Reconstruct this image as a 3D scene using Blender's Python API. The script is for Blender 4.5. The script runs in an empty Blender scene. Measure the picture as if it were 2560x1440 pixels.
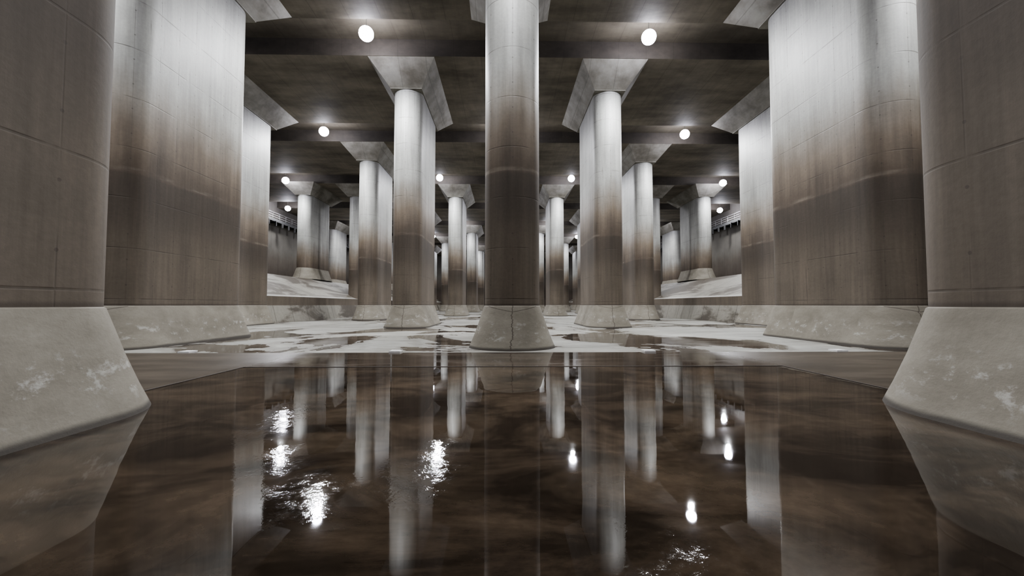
import bpy, bmesh, math, random
from mathutils import Vector
random.seed(4)
scene = bpy.context.scene
COL = scene.collection
try:
    scene.view_settings.look = 'AgX - Medium High Contrast'
    scene.view_settings.exposure = 0.22
except Exception: pass

# ------------------------------------------------------------ node helpers
class NT:
    def __init__(s, name):
        s.m = bpy.data.materials.new(name); s.m.use_nodes = True
        s.t = s.m.node_tree; s.t.nodes.clear()
        s.out = s.t.nodes.new('ShaderNodeOutputMaterial')
        s.b = s.t.nodes.new('ShaderNodeBsdfPrincipled')
        s.t.links.new(s.b.outputs[0], s.out.inputs[0])
    def n(s, typ, **kw):
        x = s.t.nodes.new(typ)
        for k, v in kw.items(): setattr(x, k, v)
        return x
    def l(s, a, b): s.t.links.new(a, b)
    def setin(s, sock, v):
        if isinstance(v, bpy.types.NodeSocket): s.l(v, sock)
        else: sock.default_value = v
    def math(s, op, a, b=0.0, c=None, clamp=False):
        x = s.n('ShaderNodeMath', operation=op); x.use_clamp = clamp
        s.setin(x.inputs[0], a); s.setin(x.inputs[1], b)
        if c is not None: s.setin(x.inputs[2], c)
        return x.outputs[0]
    def mix(s, f, a, b, blend='MIX'):
        x = s.n('ShaderNodeMix', data_type='RGBA', blend_type=blend)
        s.setin(x.inputs[0], f)
        for sock, v in ((x.inputs[6], a), (x.inputs[7], b)):
            if isinstance(v, tuple) and len(v) == 3: v = v + (1,)
            s.setin(sock, v)
        return x.outputs[2]
    def fmix(s, f, a, b):
        x = s.n('ShaderNodeMix', data_type='FLOAT')
        s.setin(x.inputs[0], f); s.setin(x.inputs[2], a); s.setin(x.inputs[3], b)
        return x.outputs[0]
    def vscale(s, v, sc):
        x = s.n('ShaderNodeVectorMath', operation='MULTIPLY')
        s.l(v, x.inputs[0]); x.inputs[1].default_value = sc
        return x.outputs[0]
    def vadd(s, v, w):
        x = s.n('ShaderNodeVectorMath', operation='ADD')
        s.l(v, x.inputs[0]); s.setin(x.inputs[1], w)
        return x.outputs[0]
    def noise(s, vec, scale, detail=4, rough=0.55, dist=0.0):
        x = s.n('ShaderNodeTexNoise'); s.l(vec, x.inputs['Vector'])
        x.inputs['Scale'].default_value = scale; x.inputs['Detail'].default_value = detail
        x.inputs['Roughness'].default_value = rough; x.inputs['Distortion'].default_value = dist
        return x.outputs[0]
    def ramp(s, f, stops, interp='LINEAR'):
        x = s.n('ShaderNodeValToRGB'); s.setin(x.inputs[0], f)
        r = x.color_ramp; r.interpolation = interp
        while len(r.elements) < len(stops): r.elements.new(0.5)
        for e, (p, c) in zip(r.elements, stops):
            e.position = p
            if not isinstance(c, tuple): c = (c, c, c)
            e.color = c + (1,)
        return x.outputs[0]
    def sstep(s, v, a, b):
        x = s.n('ShaderNodeMapRange', interpolation_type='SMOOTHSTEP')
        s.setin(x.inputs[0], v); x.inputs[1].default_value = a; x.inputs[2].default_value = b
        return x.outputs[0]
    def bump(s, h, strength=0.2, dist=0.02, normal=None):
        x = s.n('ShaderNodeBump'); s.setin(x.inputs['Strength'], strength); x.inputs['Distance'].default_value = dist
        s.l(h, x.inputs['Height'])
        if normal is not None: s.l(normal, x.inputs['Normal'])
        return x.outputs[0]

def sepxyz(k, v):
    x = k.n('ShaderNodeSeparateXYZ'); k.l(v, x.inputs[0]); return x.outputs

def mat_shaft(name, bright=1.0):
    k = NT(name)
    uv = k.n('ShaderNodeTexCoord').outputs['UV']
    oi = k.n('ShaderNodeObjectInfo').outputs['Random']
    rnd = k.n('ShaderNodeCombineXYZ'); k.l(k.math('MULTIPLY', oi, 57.0), rnd.inputs[0]); k.l(k.math('MULTIPLY', oi, 31.0), rnd.inputs[1])
    uvr = k.vadd(uv, rnd.outputs[0])
    u, v, _ = sepxyz(k, uv)
    streak = k.noise(k.vscale(uvr, (1.3, 0.12, 1)), 1.0, 5, 0.55)
    streakf = k.noise(k.vscale(uvr, (6.0, 0.30, 1)), 1.0, 4, 0.6)
    drip = k.noise(k.vscale(uvr, (3.2, 0.16, 1)), 1.0, 6, 0.65)
    blot = k.noise(k.vscale(uvr, (0.5, 0.5, 1)), 1.0, 5, 0.6)
    fine = k.noise(k.vscale(uvr, (9, 9, 1)), 1.0, 5, 0.65)
    h = k.math('ADD', v, k.math('MULTIPLY', k.math('SUBTRACT', streak, 0.5), 2.0))
    h = k.math('ADD', h, k.math('MULTIPLY', k.math('SUBTRACT', blot, 0.5), 0.8))
    hs = k.math('DIVIDE', h, 18.0)
    B = bright
    col = k.ramp(hs, [(0.085, (0.205, 0.170, 0.134)), (0.22, (0.175, 0.143, 0.110)), (0.31, (0.112, 0.088, 0.067)),
                      (0.37, (0.135, 0.104, 0.077)), (0.44, (0.235, 0.188, 0.142)),
                      (0.50, (0.34*B, 0.308*B, 0.262*B)), (0.57, (0.45*B, 0.45*B, 0.422*B)), (1.0, (0.49*B, 0.495*B, 0.475*B))])
    v2 = k.math('ADD', v, k.math('MULTIPLY', k.math('SUBTRACT', blot, 0.5), 0.15))
    low = k.math('SUBTRACT', 1.0, k.sstep(v2, 6.18, 6.30))
    lowf = k.math('MULTIPLY', low, k.sstep(v2, 3.0, 5.6))
    col = k.mix(k.math('MULTIPLY', lowf, 0.55), col, (0.07, 0.055, 0.042))
    line = k.math('MULTIPLY', k.sstep(v2, 6.27, 6.32), k.math('SUBTRACT', 1.0, k.sstep(v2, 6.38, 6.48)))
    ln = k.sstep(k.noise(k.vscale(uvr, (0.7, 2, 1)), 1.0, 4), 0.42, 0.7)
    col = k.mix(k.math('MULTIPLY', line, k.math('MULTIPLY', ln, 0.5)), col, (0.34, 0.29, 0.235))
    col = k.mix(0.5, col, k.ramp(streakf, [(0.3, 0.6), (0.62, 1.0)]), 'MULTIPLY')
    col = k.mix(0.45, col, k.ramp(streak, [(0.32, 0.55), (0.6, 1.0)]), 'MULTIPLY')
    col = k.mix(0.5, col, k.ramp(blot, [(0.35, 0.65), (0.65, 1.0)]), 'MULTIPLY')
    col = k.mix(0.4, col, k.ramp(fine, [(0.3, 0.65), (0.7, 1.0)]), 'MULTIPLY')
    # narrow dark runs of damp
    run = k.math('MULTIPLY', k.sstep(drip, 0.62, 0.70), k.sstep(blot, 0.42, 0.6))
    col = k.mix(k.math('MULTIPLY', run, 0.45), col, (0.06, 0.048, 0.038))
    def joint(c, per, w, off=0.0):
        f = k.math('FRACT', k.math('DIVIDE', k.math('ADD', c, off), per))
        d = k.math('ABSOLUTE', k.math('SUBTRACT', f, 0.5))
        return k.sstep(d, 0.5 - w / per, 0.5 - w * 0.3 / per)
    jh = joint(v, 1.8, 0.026, 0.05)
    jv = joint(u, 0.9, 0.016)
    jj = k.math('MAXIMUM', jh, k.math('MULTIPLY', jv, 0.6))
    jn = k.noise(k.vscale(uvr, (1.1, 0.6, 1)), 1.0, 3)
    jj = k.math('MULTIPLY', jj, k.sstep(jn, 0.36, 0.62))
    lift = k.n('ShaderNodeTexWhiteNoise', noise_dimensions='2D')
    cc = k.n('ShaderNodeCombineXYZ'); k.l(k.math('FLOOR', k.math('DIVIDE', k.math('ADD', v, 0.95), 1.8)), cc.inputs[0])
    k.l(k.math('FLOOR', k.math('ADD', k.math('DIVIDE', u, 1.8), k.math('MULTIPLY', oi, 40.0))), cc.inputs[1])
    k.l(cc.outputs[0], lift.inputs['Vector'])
    col = k.mix(0.12, col, k.ramp(lift.outputs['Value'], [(0, 0.45), (1, 1.0)]), 'MULTIPLY')
    upper = k.sstep(v, 6.3, 9.0)
    col = k.mix(k.math('MULTIPLY', jj, 0.52), col, (0.06, 0.05, 0.04))
    fu = k.math('SUBTRACT', k.math('FRACT', k.math('DIVIDE', k.math('ADD', u, 0.45), 0.9)), 0.5)
    fv = k.math('SUBTRACT', k.math('FRACT', k.math('DIVIDE', v, 0.9)), 0.5)
    d = k.math('SQRT', k.math('ADD', k.math('POWER', k.math('MULTIPLY', fu, 0.9), 2.0), k.math('POWER', k.math('MULTIPLY', fv, 0.9), 2.0)))
    dot = k.math('SUBTRACT', 1.0, k.sstep(d, 0.020, 0.032))
    col = k.mix(k.math('MULTIPLY', dot, 0.5), col, (0.05, 0.04, 0.035))
    seam = k.math('SUBTRACT', 1.0, k.sstep(v, 1.54, 1.62))
    col = k.mix(k.math('MULTIPLY', seam, 0.6), col, (0.05, 0.038, 0.03))
    k.l(col, k.b.inputs['Base Color'])
    k.l(k.fmix(upper, 0.75, 0.52), k.b.inputs['Roughness'])
    hgt = k.math('SUBTRACT', k.math('ADD', k.math('MULTIPLY', fine, 0.35), k.math('MULTIPLY', streakf, 0.25)), k.math('MULTIPLY', jj, 0.6))
    k.l(k.bump(hgt, 0.3, 0.03), k.b.inputs['Normal'])
    return k.m

def mat_plinth(name):
    k = NT(name)
    uv = k.n('ShaderNodeTexCoord').outputs['UV']
    oi = k.n('ShaderNodeObjectInfo').outputs['Random']
    rnd = k.n('ShaderNodeCombineXYZ'); k.l(k.math('MULTIPLY', oi, 91.0), rnd.inputs[0]); k.l(k.math('MULTIPLY', oi, 13.0), rnd.inputs[1])
    uvr = k.vadd(uv, rnd.outputs[0])
    u, v, _ = sepxyz(k, uv)
    blot = k.noise(k.vscale(uvr, (0.9, 1.4, 1)), 1.0, 5, 0.6)
    fine = k.noise(k.vscale(uvr, (12, 12, 1)), 1.0, 5, 0.7)
    eff = k.noise(k.vscale(uvr, (2.6, 3.4, 1)), 1.0, 8, 0.72)
    col = k.mix(k.ramp(blot, [(0.3, 0.0), (0.7, 1.0)]), (0.200, 0.181, 0.145), (0.31, 0.288, 0.240))
    col = k.mix(0.4, col, k.ramp(fine, [(0.3, 0.72), (0.7, 1.0)]), 'MULTIPLY')
    band = k.math('MULTIPLY', k.sstep(v, 0.1, 0.45), k.math('SUBTRACT', 1.0, k.sstep(v, 0.7, 1.1)))
    m = k.math('MULTIPLY', k.sstep(eff, 0.53, 0.64), band)
    col = k.mix(k.math('MULTIPLY', m, 0.6), col, (0.50, 0.49, 0.46))
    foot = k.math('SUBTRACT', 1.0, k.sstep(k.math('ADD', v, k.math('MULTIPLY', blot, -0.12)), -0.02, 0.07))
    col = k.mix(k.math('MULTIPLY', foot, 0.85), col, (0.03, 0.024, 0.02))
    wob = k.noise(k.vscale(uvr, (0.01, 1.6, 1)), 1.0, 6, 0.7)
    cu = k.math('ABSOLUTE', k.math('ADD', u, k.math('MULTIPLY', k.math('SUBTRACT', wob, 0.5), 0.5)))
    crack = k.math('SUBTRACT', 1.0, k.sstep(cu, 0.006, 0.022))
    vc = k.math('ABSOLUTE', k.math('SUBTRACT', k.math('ADD', v, k.math('MULTIPLY', wob, 0.05)), k.math('ADD', 1.33, k.math('MULTIPLY', k.math('ABSOLUTE', u), 0.2))))
    crack2 = k.math('SUBTRACT', 1.0, k.sstep(vc, 0.004, 0.016))
    crack = k.math('MAXIMUM', crack, crack2)
    near0 = k.math('SUBTRACT', 1.0, k.sstep(k.math('ABSOLUTE', u), 0.95, 1.0))
    col = k.mix(k.math('MULTIPLY', k.math('MULTIPLY', crack, near0), 0.75), col, (0.05, 0.036, 0.028))
    k.l(col, k.b.inputs['Base Color'])
    k.b.inputs['Roughness'].default_value = 0.75
    k.l(k.bump(k.math('ADD', k.math('MULTIPLY', fine, 0.5), eff), 0.35, 0.03), k.b.inputs['Normal'])
    return k.m

def mat_ceiling(name, c1, c2, sc=(0.22, 0.5, 0.5), amt=0.5):
    k = NT(name)
    p = k.n('ShaderNodeNewGeometry').outputs['Position']
    x, y, z = sepxyz(k, p)
    a = k.noise(k.vscale(p, sc), 1.0, 6, 0.62)
    b = k.noise(k.vscale(p, (3, 0.5, 3)), 1.0, 5, 0.6)
    col = k.mix(k.ramp(a, [(0.36, 0.0), (0.64, 1.0)]), c1, c2)
    col = k.mix(amt, col, k.ramp(b, [(0.3, 0.6), (0.7, 1.0)]), 'MULTIPLY')
    f = k.math('FRACT', k.math('DIVIDE', x, 1.8)); d = k.math('ABSOLUTE', k.math('SUBTRACT', f, 0.5))
    col = k.mix(k.math('MULTIPLY', k.sstep(d, 0.485, 0.495), 0.3), col, (0.02, 0.017, 0.013))
    k.l(col, k.b.inputs['Base Color']); k.b.inputs['Roughness'].default_value = 0.7
    k.l(k.bump(b, 0.3, 0.03), k.b.inputs['Normal'])
    return k.m

def mat_bank(name):
    k = NT(name)
    p = k.n('ShaderNodeNewGeometry').outputs['Position']
    x, y, z = sepxyz(k, p)
    a = k.noise(k.vscale(p, (0.35, 0.12, 0.5)), 1.0, 7, 0.65, 0.6)
    b = k.noise(p, 3.0, 5, 0.65)
    col = k.mix(k.sstep(a, 0.44, 0.58), (0.30, 0.285, 0.245), (0.10, 0.085, 0.066))
    col = k.mix(0.5, col, k.ramp(b, [(0.3, 0.6), (0.7, 1.0)]), 'MULTIPLY')
    lip = k.math('MULTIPLY', k.sstep(z, 2.25, 2.33), k.math('SUBTRACT', 1.0, k.sstep(z, 2.42, 2.5)))
    col = k.mix(k.math('MULTIPLY', lip, 0.7), col, (0.45, 0.44, 0.41))
    f = k.math('FRACT', k.math('DIVIDE', y, 3.0)); d = k.math('ABSOLUTE', k.math('SUBTRACT', f, 0.5))
    col = k.mix(k.math('MULTIPLY', k.sstep(d, 0.48, 0.495), 0.6), col, (0.04, 0.033, 0.027))
    k.l(col, k.b.inputs['Base Color']); k.b.inputs['Roughness'].default_value = 0.6
    k.l(k.bump(b, 0.3, 0.04), k.b.inputs['Normal'])
    return k.m

def mat_wall(name):
    k = NT(name)
    p = k.n('ShaderNodeNewGeometry').outputs['Position']
    x, y, z = sepxyz(k, p)
    s = k.noise(k.vscale(p, (0.9, 0.9, 0.08)), 1.0, 5, 0.6)
    a = k.noise(p, 0.4, 5, 0.6)
    h = k.math('DIVIDE', k.math('ADD', z, k.math('MULTIPLY', k.math('SUBTRACT', s, 0.5), 3.0)), 18.0)
    col = k.ramp(h, [(0.1, (0.13, 0.10, 0.08)), (0.34, (0.07, 0.054, 0.042)), (0.5, (0.13, 0.11, 0.09)), (0.6, (0.17, 0.16, 0.14)), (1.0, (0.15, 0.14, 0.125))])
    col = k.mix(0.6, col, k.ramp(a, [(0.35, 0.6), (0.65, 1.0)]), 'MULTIPLY')
    for c in (x, y):
        f = k.math('FRACT', k.math('DIVIDE', c, 3.6)); d = k.math('ABSOLUTE', k.math('SUBTRACT', f, 0.5))
        col = k.mix(k.math('MULTIPLY', k.sstep(d, 0.49, 0.497), 0.4), col, (0.03, 0.024, 0.02))
    k.l(col, k.b.inputs['Base Color']); k.b.inputs['Roughness'].default_value = 0.75
    k.l(k.bump(a, 0.3, 0.05), k.b.inputs['Normal'])
    return k.m

def mat_floor(name):
    k = NT(name)
    p = k.n('ShaderNodeNewGeometry').outputs['Position']
    x, y, z = sepxyz(k, p)
    fine = k.noise(p, 6.0, 6, 0.7)
    big = k.noise(k.vscale(p, (0.12, 0.16, 1)), 1.0, 3, 0.5)
    pat = k.noise(k.vscale(k.vadd(p, (3.0, 5.0, 0)), (0.17, 0.13, 1)), 1.0, 7, 0.60, 0.6)
    dry = k.mix(k.ramp(big, [(0.35, 0.0), (0.65, 1.0)]), (0.285, 0.278, 0.243), (0.40, 0.398, 0.365))
    med = k.noise(k.vscale(p, (0.4, 0.8, 1)), 1.0, 7, 0.68)
    dry = k.mix(0.75, dry, k.ramp(med, [(0.36, 0.55), (0.58, 1.0)]), 'MULTIPLY')
    dry = k.mix(0.35, dry, k.ramp(fine, [(0.3, 0.7), (0.7, 1.0)]), 'MULTIPLY')
    ax = k.math('ABSOLUTE', x)
    bias = k.math('MULTIPLY', k.sstep(ax, 5.0, 20.0), -0.03)
    patb = k.math('ADD', pat, bias)
    wet = k.sstep(patb, 0.52, 0.535)
    damp = k.sstep(patb, 0.46, 0.53)
    dry = k.mix(k.math('MULTIPLY', damp, 0.5), dry, (0.14, 0.127, 0.104))
    jf = k.math('FRACT', k.math('DIVIDE', k.math('SUBTRACT', y, 13.75), 14.4)); jd = k.math('ABSOLUTE', k.math('SUBTRACT', jf, 0.5))
    jt = k.sstep(jd, 0.497, 0.499)
    near = k.math('SUBTRACT', 1.0, k.sstep(y, 13.74, 13.80))
    wetall = k.math('MAXIMUM', wet, near)
    silt = k.noise(k.vscale(p, (0.45, 1.4, 1)), 1.0, 6, 0.6)
    out = k.math('MULTIPLY', k.sstep(ax, 5.5, 7.5), near)
    wetcol = k.mix(k.ramp(silt, [(0.35, 0.0), (0.68, 1.0)]), (0.032, 0.024, 0.018), (0.075, 0.058, 0.044))
    wetcol2 = k.mix(k.ramp(silt, [(0.35, 0.0), (0.68, 1.0)]), (0.050, 0.040, 0.030), (0.10, 0.082, 0.063))
    col = k.mix(wetall, dry, k.mix(out, wetcol, wetcol2))
    col = k.mix(k.math('MULTIPLY', jt, 0.7), col, (0.04, 0.032, 0.028))
    k.l(col, k.b.inputs['Base Color'])
    rw = k.ramp(silt, [(0.48, 0.04), (0.70, 0.16)])
    rw = k.fmix(out, rw, 0.36)
    k.l(k.fmix(wetall, 0.7, rw), k.b.inputs['Roughness'])
    k.b.inputs['IOR'].default_value = 1.36
    k.l(k.bump(fine, k.fmix(wetall, 0.3, 0.012), 0.02), k.b.inputs['Normal'])
    return k.m

def mat_water(name):
    k = NT(name)
    p = k.n('ShaderNodeNewGeometry').outputs['Position']
    silt = k.noise(k.vscale(k.vadd(p, (1.3, 0.4, 0)), (0.55, 0.8, 1)), 1.0, 7, 0.66, 0.6)
    clump = k.noise(p, 5.0, 6, 0.7)
    col = k.mix(k.ramp(silt, [(0.42, 0.0), (0.66, 1.0)]), (0.024, 0.0175, 0.0125), (0.100, 0.074, 0.051))
    col = k.mix(0.6, col, k.ramp(clump, [(0.3, 0.45), (0.7, 1.0)]), 'MULTIPLY')
    k.l(col, k.b.inputs['Base Color'])
    wob = k.n('ShaderNodeTexNoise'); k.l(p, wob.inputs['Vector']); wob.inputs['Scale'].default_value = 1.8; wob.inputs['Detail'].default_value = 8; wob.inputs['Roughness'].default_value = 0.75
    pd = k.vadd(p, k.vscale(k.vadd(wob.outputs['Color'], (-0.5, -0.5, -0.5)), (1.6, 1.6, 0)))
    rm = None
    for (cx, cy, rx, ry) in ((-1.05, 4.0, 0.28, 0.7), (-1.9, 3.5, 0.34, 0.40), (0.85, 2.5, 0.36, 0.32), (-3.3, 5.7, 0.35, 0.9), (-2.6, 4.3, 0.28, 0.4)):
        q = k.vscale(k.vadd(pd, (-cx, -cy, 0)), (1/rx, 1/ry, 0))
        ln = k.n('ShaderNodeVectorMath', operation='LENGTH'); k.l(q, ln.inputs[0])
        s = k.math('SUBTRACT', 1.0, k.sstep(ln.outputs['Value'], 0.4, 1.5))
        rm = s if rm is None else k.math('MAXIMUM', rm, s)
    brk = k.sstep(k.noise(p, 7.0, 6, 0.75), 0.40, 0.62)
    rm = k.math('MULTIPLY', rm, k.fmix(brk, 0.12, 1.0))
    film = k.sstep(k.noise(k.vscale(p, (0.5, 0.7, 1)), 1.0, 5, 0.6, 0.4), 0.48, 0.56)
    k.l(k.math('ADD', k.fmix(rm, 0.02, 0.085), k.math('MULTIPLY', film, 0.02)), k.b.inputs['Roughness'])
    k.b.inputs['IOR'].default_value = 1.34
    rip = k.noise(k.vscale(p, (1, 1.0, 1)), 26.0, 3, 0.6)
    soft = k.noise(p, 0.8, 2, 0.5)
    n1 = k.bump(soft, 0.06, 0.05)
    k.l(k.bump(rip, k.math('MULTIPLY', rm, 0.20), 0.012, n1), k.b.inputs['Normal'])
    return k.m

def mat_plain(name, c, rough=0.5, metal=0.0, emit=None, es=0.0):
    k = NT(name)
    p = k.n('ShaderNodeTexCoord').outputs['Object']
    a = k.noise(p, 4.0, 4, 0.6)
    k.l(k.mix(0.4, c, k.ramp(a, [(0.3, 0.6), (0.7, 1.0)]), 'MULTIPLY'), k.b.inputs['Base Color'])
    k.b.inputs['Roughness'].default_value = rough; k.b.inputs['Metallic'].default_value = metal
    if emit:
        k.b.inputs['Emission Color'].default_value = emit + (1,)
        k.b.inputs['Emission Strength'].default_value = es
    return k.m

M_SHAFT = mat_shaft('concrete_pillar_shaft')
M_PLINTH = mat_plinth('concrete_pillar_plinth')
M_CAP = mat_ceiling('concrete_pillar_capital', (0.16, 0.148, 0.122), (0.33, 0.32, 0.285), (0.5, 0.5, 0.8))
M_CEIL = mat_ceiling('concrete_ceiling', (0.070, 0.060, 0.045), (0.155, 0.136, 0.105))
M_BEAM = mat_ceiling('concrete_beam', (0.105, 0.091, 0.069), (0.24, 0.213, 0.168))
M_FACE = mat_ceiling('beam_face_painted_shade', (0.040, 0.034, 0.028), (0.08, 0.069, 0.056))  # darker colour paints the shade on the beams' vertical faces
M_WALL = mat_wall('concrete_wall')
M_FLOOR = mat_floor('concrete_floor_with_puddles')
M_WATER = mat_water('silty_water')
M_BANK = mat_bank('concrete_bank')
M_STEEL = mat_plain('galvanised_steel', (0.30, 0.30, 0.29), 0.45, 0.4)
M_DARK = mat_plain('dark_steel', (0.05, 0.05, 0.05), 0.5, 0.3)
M_WHITE = mat_plain('white_marker_paint', (0.9, 0.9, 0.9), 0.4)
M_LENS = mat_plain('lamp_glass', (0.9, 0.9, 0.9), 0.2, 0, (0.88, 0.88, 1.0), 100.0)

# ------------------------------------------------------------ mesh helpers
def new_obj(name, bm, mats, parent=None):
    me = bpy.data.meshes.new(name); bm.to_mesh(me); bm.free()
    for m in mats: me.materials.append(m)
    ob = bpy.data.objects.new(name, me); COL.objects.link(ob)
    if parent: ob.parent = parent
    return ob

def add_box(bm, x0, x1, y0, y1, z0, z1, mi=0):
    vs = [bm.verts.new(v) for v in ((x0,y0,z0),(x1,y0,z0),(x1,y1,z0),(x0,y1,z0),(x0,y0,z1),(x1,y0,z1),(x1,y1,z1),(x0,y1,z1))]
    fs = []
    for idx in ((3,2,1,0),(4,5,6,7),(0,1,5,4),(1,2,6,5),(2,3,7,6),(3,0,4,7)):
        f = bm.faces.new([vs[i] for i in idx]); f.material_index = mi; fs.append(f)
    return fs

R = 1.01; HL = 2.49
def stadium(r, n=20):
    pts = []
    quarter = math.pi / 2
    for i in range(n + 1):
        a = -quarter + quarter * i / n
        pts.append((r*math.cos(a), -HL + r*math.sin(a), R*quarter*i/n))
    u = R*quarter
    for i in range(1, 4):
        pts.append((r, -HL + 2*HL*i/4, u + 2*HL*i/4))
    u += 2*HL
    for i in range(2*n + 1):
        a = math.pi * i / (2*n)
        pts.append((r*math.cos(a), HL + r*math.sin(a), u + R*a))
    u = -R*quarter - 2*HL
    for i in range(1, 4):
        pts.append((-r, HL - 2*HL*i/4, u + 2*HL*i/4))
    for i in range(n):
        a = math.pi + quarter * i / n
        pts.append((r*math.cos(a), -HL + r*math.sin(a), -R*quarter + R*quarter*i/n))
    return pts

def loft(bm, levels, mi, uvl, smooth=True, n=20):
    rows = []
    for (z, r) in levels:
        pts = stadium(r, n)
        rows.append([(bm.verts.new((x, y, z)), u) for x, y, u in pts])
    N = len(rows[0])
    for k in range(len(rows) - 1):
        for i in range(N):
            j = (i + 1) % N
            quad = [(rows[k][i], levels[k][0]), (rows[k][j], levels[k][0]), (rows[k+1][j], levels[k+1][0]), (rows[k+1][i], levels[k+1][0])]
            f = bm.faces.new([q[0][0] for q in quad]); f.material_index = mi; f.smooth = smooth
            us = [q[0][1] for q in quad]
            for lp, q in zip(f.loops, quad):
                uu = q[0][1]
                if max(us) - min(us) > 5:
                    if uu < 0: uu = uu + 2*(R*math.pi + 2*HL)
                lp[uvl].uv = (uu, q[1])
    return rows

ZS = 16.3; ZB = 17.65; ZC = 18.75
def pillar_mesh(zbase=0.0, name='pillar_mesh'):
    bm = bmesh.new(); uvl = bm.loops.layers.uv.new('UVMap')
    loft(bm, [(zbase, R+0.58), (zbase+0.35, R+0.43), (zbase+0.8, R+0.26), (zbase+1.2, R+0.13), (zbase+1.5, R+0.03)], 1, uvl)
    loft(bm, [(zbase+1.5, R+0.03), (zbase+1.52, R)], 1, uvl, False)
    loft(bm, [(zbase+1.5, R), (ZS+0.02, R)], 0, uvl)
    a, b = 1.07, 3.56; A, Bq = 2.15, 5.05
    zl = [(ZS, a, b), (ZS+0.05, a, b), (ZB, A, Bq)]
    rings = []
    for z, p, q in zl:
        rings.append([bm.verts.new((sx*p, sy*q, z)) for sx, sy in ((-1,-1),(1,-1),(1,1),(-1,1))])
    f = bm.faces.new(list(reversed(rings[0]))); f.material_index = 2
    for k in range(2):
        for i in range(4):
            j = (i+1) % 4
            f = bm.faces.new([rings[k][i], rings[k][j], rings[k+1][j], rings[k+1][i]]); f.material_index = 2
    me = bpy.data.meshes.new(name); bm.to_mesh(me); bm.free()
    for m in (M_SHAFT, M_PLINTH, M_CAP): me.materials.append(m)
    return me

ROWS = {0: -11.4, 1: 3.2, 2: 18.1, 3: 31.8, 4: 46.2}
for i in range(5, 11): ROWS[i] = 46.2 + 14.4*(i-4)
PM = pillar_mesh()
for r, yc in ROWS.items():
    lats = (-20.6, -7.0, 7.0, 20.5) if r % 2 else (-14.35, 0, 14.35)
    for x in lats:
        ob = bpy.data.objects.new('concrete_pillar', PM); COL.objects.link(ob); ob.location = (x, yc, 0)
PM2 = pillar_mesh(5.0, 'bank_pillar_mesh')
for s in (-1, 1):
    for (x, y) in ((27.3, 59.8), (34.3, 85.5), (27.3, 103.0)):
        ob = bpy.data.objects.new('concrete_pillar', PM2); COL.objects.link(ob); ob.location = (s*x, y, 0)

# ------------------------------------------------------------ shell
XW = 38.0; Y0 = -20.0; Y1 = 140.0
bm = bmesh.new(); add_box(bm, -XW, XW, Y0, Y1, -0.3, 0.0); new_obj('floor', bm, [M_FLOOR])
bm = bmesh.new(); add_box(bm, -XW, XW, Y0, Y1, ZC, ZC+0.4); new_obj('ceiling', bm, [M_CEIL])
bm = bmesh.new(); add_box(bm, -XW-0.4, -XW, Y0, Y1, -0.3, ZC+0.4); new_obj('wall_left', bm, [M_WALL])
bm = bmesh.new(); add_box(bm, XW, XW+0.4, Y0, Y1, -0.3, ZC+0.4); new_obj('wall_right', bm, [M_WALL])
bm = bmesh.new(); add_box(bm, -XW-0.4, XW+0.4, Y1, Y1+0.4, -0.3, ZC+0.4); new_obj('wall_far', bm, [M_WALL])
bm = bmesh.new(); add_box(bm, -XW-0.4, XW+0.4, Y0-0.4, Y0, -0.3, ZC+0.4); new_obj('wall_back', bm, [M_WALL])
for r, yc in ROWS.items():
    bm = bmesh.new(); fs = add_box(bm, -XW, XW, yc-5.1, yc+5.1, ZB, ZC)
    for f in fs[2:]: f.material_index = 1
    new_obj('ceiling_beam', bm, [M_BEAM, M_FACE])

for s in (-1, 1):
    bm = bmesh.new(); uvl = bm.loops.layers.uv.new('UVMap')
    XE = XW - 0.02
    prof = [(19.5, 0.002), (19.9, 1.5), (19.93, 1.5), (19.93, 2.3), (20.25, 2.36), (26.0, 4.95), (XE, 5.0), (XE, 0.002)]
    vv = [0, 1.5, 1.6, 2.6, 3.2, 6.5, 16, 18]
    ya, yb = 33.0, Y1-0.02
    ncut = 18
    rings = [[bm.verts.new((s*x, ya + (yb-ya)*k/ncut, z)) for x, z in prof] for k in range(ncut+1)]
    for k in range(ncut):
        for i in range(len(prof)-1):
            q = [(k, i), (k+1, i), (k+1, i+1), (k, i+1)]
            f = bm.faces.new([rings[a][b] for a, b in q]); f.material_index = 1 if i == 2 else 0
            for lp, (a, b) in zip(f.loops, q):
                lp[uvl].uv = (3 + (yb-ya)*a/ncut, vv[b])
    f1 = bm.faces.new(rings[0]); f1.material_index = 1
    for lp in f1.loops: lp[uvl].uv = (lp.vert.co.x, lp.vert.co.z)
    bmesh.ops.recalc_face_normals(bm, faces=bm.faces)
    new_obj('concrete_bank', bm, [M_BANK, M_SHAFT])

bm = bmesh.new()
add_box(bm, -6.7, 6.7, Y0+0.05, 10.5, -0.02, 0.012)
new_obj('standing_water', bm, [M_WATER])
bm = bmesh.new()
add_box(bm, -6.75, 6.75, 10.5, 10.54, 0, 0.02)
add_box(bm, -6.75, -6.7, Y0, 10.5, 0, 0.02); add_box(bm, 6.7, 6.75, Y0, 10.5, 0, 0.02)
new_obj('trim_1', bm, [M_PLINTH])

for x in (-10.6, -3.85, 4.5, 10.9):
    bm = bmesh.new(); add_box(bm, -0.18, 0.18, -0.2, 0.2, 0, 0.05)
    bmesh.ops.bevel(bm, geom=list(bm.edges), offset=0.008, segments=1)
    o = new_obj('floor_marker', bm, [M_WHITE]); o.location = (x, 13.95, 0.0)

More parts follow.
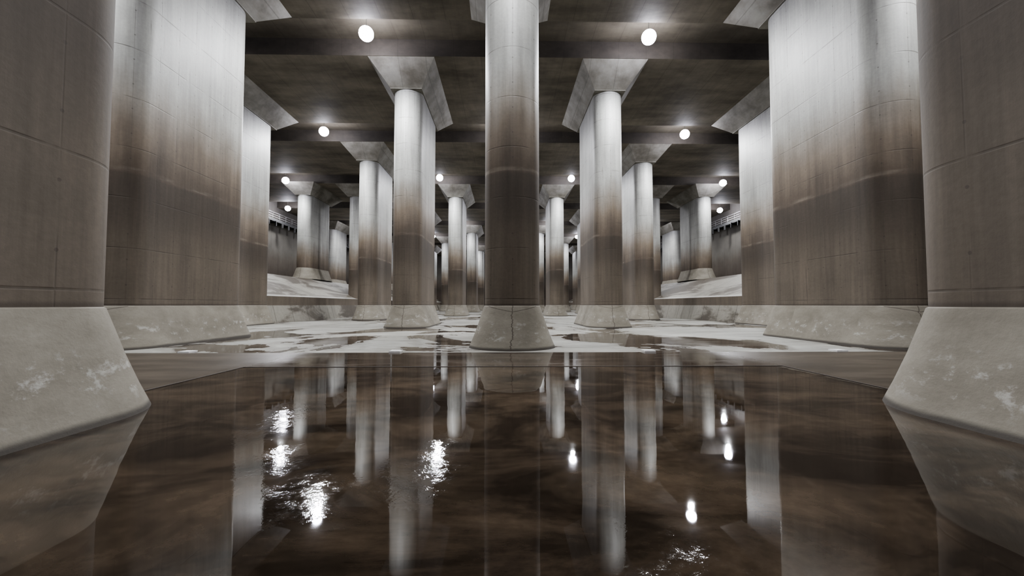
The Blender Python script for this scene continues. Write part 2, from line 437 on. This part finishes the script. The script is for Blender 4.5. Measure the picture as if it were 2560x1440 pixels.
for s in (-1, 1):
    bm = bmesh.new()
    xi = s*(XW-1.4); xo = s*(XW-0.02)
    xa, xb = min(xi, xo), max(xi, xo)
    zc = 15.0; ye = Y1-0.05
    add_box(bm, xa, xb, 20, ye, zc, zc+0.15, 0)
    add_box(bm, xi-0.05, xi+0.05, 20, ye, zc-0.25, zc+0.2, 1)
    for h in (0.45, 0.8, 1.15): add_box(bm, xi-0.03, xi+0.03, 20, ye, zc+h-0.03, zc+h+0.03, 0)
    y = 20.1
    while y < ye-1:
        add_box(bm, xi-0.03, xi+0.03, y-0.03, y+0.03, zc, zc+1.15, 0)
        add_box(bm, xa, xb, y-0.08, y+0.08, zc-0.3, zc, 1)
        add_box(bm, xi-0.2*s-0.1, xi-0.2*s+0.1, y+0.5, y+0.7, zc-1.0, zc-0.2, 1)
        y += 2.0
    new_obj('catwalk', bm, [M_STEEL, M_DARK])

# ------------------------------------------------------------ lamps
def revolve(bm, prof, n=24, mi=0):
    rings = []
    for r, z in prof:
        rings.append([bm.verts.new((r*math.cos(2*math.pi*i/n), r*math.sin(2*math.pi*i/n), z)) for i in range(n)])
    for k in range(len(rings)-1):
        for i in range(n):
            j = (i+1) % n
            f = bm.faces.new([rings[k][i], rings[k][j], rings[k+1][j], rings[k+1][i]]); f.smooth = True; f.material_index = mi
LR = 0.42
bm = bmesh.new(); revolve(bm, [(0.016, 1.44), (0.016, 1.44), (0.016, 0.46), (0.14, 0.44), (0.18, 0.39), (0.18, 0.33)])
HOUS = bpy.data.meshes.new('lamp_housing'); bm.to_mesh(HOUS); bm.free(); HOUS.materials.append(M_STEEL)
bm = bmesh.new(); revolve(bm, [(LR*math.sin(t*math.pi/14)+0.003, LR*math.cos(t*math.pi/14)) for t in range(2, 15)])
LENS = bpy.data.meshes.new('lamp_globe'); bm.to_mesh(LENS); bm.free(); LENS.materials.append(M_LENS)

def lamp(x, y, z=17.3, power=5000):
    e = bpy.data.objects.new('ceiling_lamp', None); COL.objects.link(e); e.location = (x, y, z)
    for nm, me in (('housing', HOUS), ('globe', LENS)):
        o = bpy.data.objects.new(nm, me); COL.objects.link(o); o.parent = e
    L = bpy.data.lights.new('bulb', 'SPOT'); L.energy = power; L.spot_size = math.radians(178); L.spot_blend = 0.6
    L.shadow_soft_size = 0.22; L.color = (0.97, 0.98, 1.0)
    o = bpy.data.objects.new('bulb', L); COL.objects.link(o); o.parent = e; o.location = (0, 0, -0.75)

P = 5000
lamp(-8.3, -4.0, power=P*0.3); lamp(8.3, -4.0, power=P*0.3)
lamp(0, 10.4, power=P*0.6); lamp(-16.5, 10.6, power=P*0.8); lamp(16.5, 10.6, power=P*0.8)
lamp(-8.4, 24.2, z=17.45, power=P); lamp(8.3, 24.2, z=17.45, power=P); lamp(-24, 24.5, power=P*.5); lamp(24, 24.5, power=P*.5)
lamp(-16.9, 38.4, z=17.5, power=P); lamp(16.6, 38.4, z=17.5, power=P); lamp(0, 38.4, power=P*0.5)
lamp(-8.5, 53.0, z=17.7, power=P*.9); lamp(8.3, 53.0, z=17.7, power=P*.9); lamp(-28, 53.2, power=P*.6); lamp(28, 53.2, power=P*.6)
lamp(-35, 67.5, 17.0, power=P*.2); lamp(35, 67.5, 17.0, power=P*.2)
for g, y in enumerate((67.8, 82.2, 96.6, 111, 125.4)):
    xs = (-16.6, 0, 16.6) if g % 2 == 0 else (-8.4, 8.4, -28, 28)
    for x in xs: lamp(x, y, power=P*0.5)

# ------------------------------------------------------------ world + camera
w = bpy.data.worlds.new('World'); scene.world = w; w.use_nodes = True
w.node_tree.nodes['Background'].inputs[0].default_value = (0.01, 0.01, 0.012, 1)
cam = bpy.data.cameras.new('camera'); co = bpy.data.objects.new('camera', cam); COL.objects.link(co)
cam.sensor_width = 36; cam.lens = 36*1050/2560
co.location = (-0.3, 0, 1.55)
co.rotation_euler = (math.radians(90+2.29), 0, math.radians(-1.09))
cam.clip_end = 500
scene.camera = co
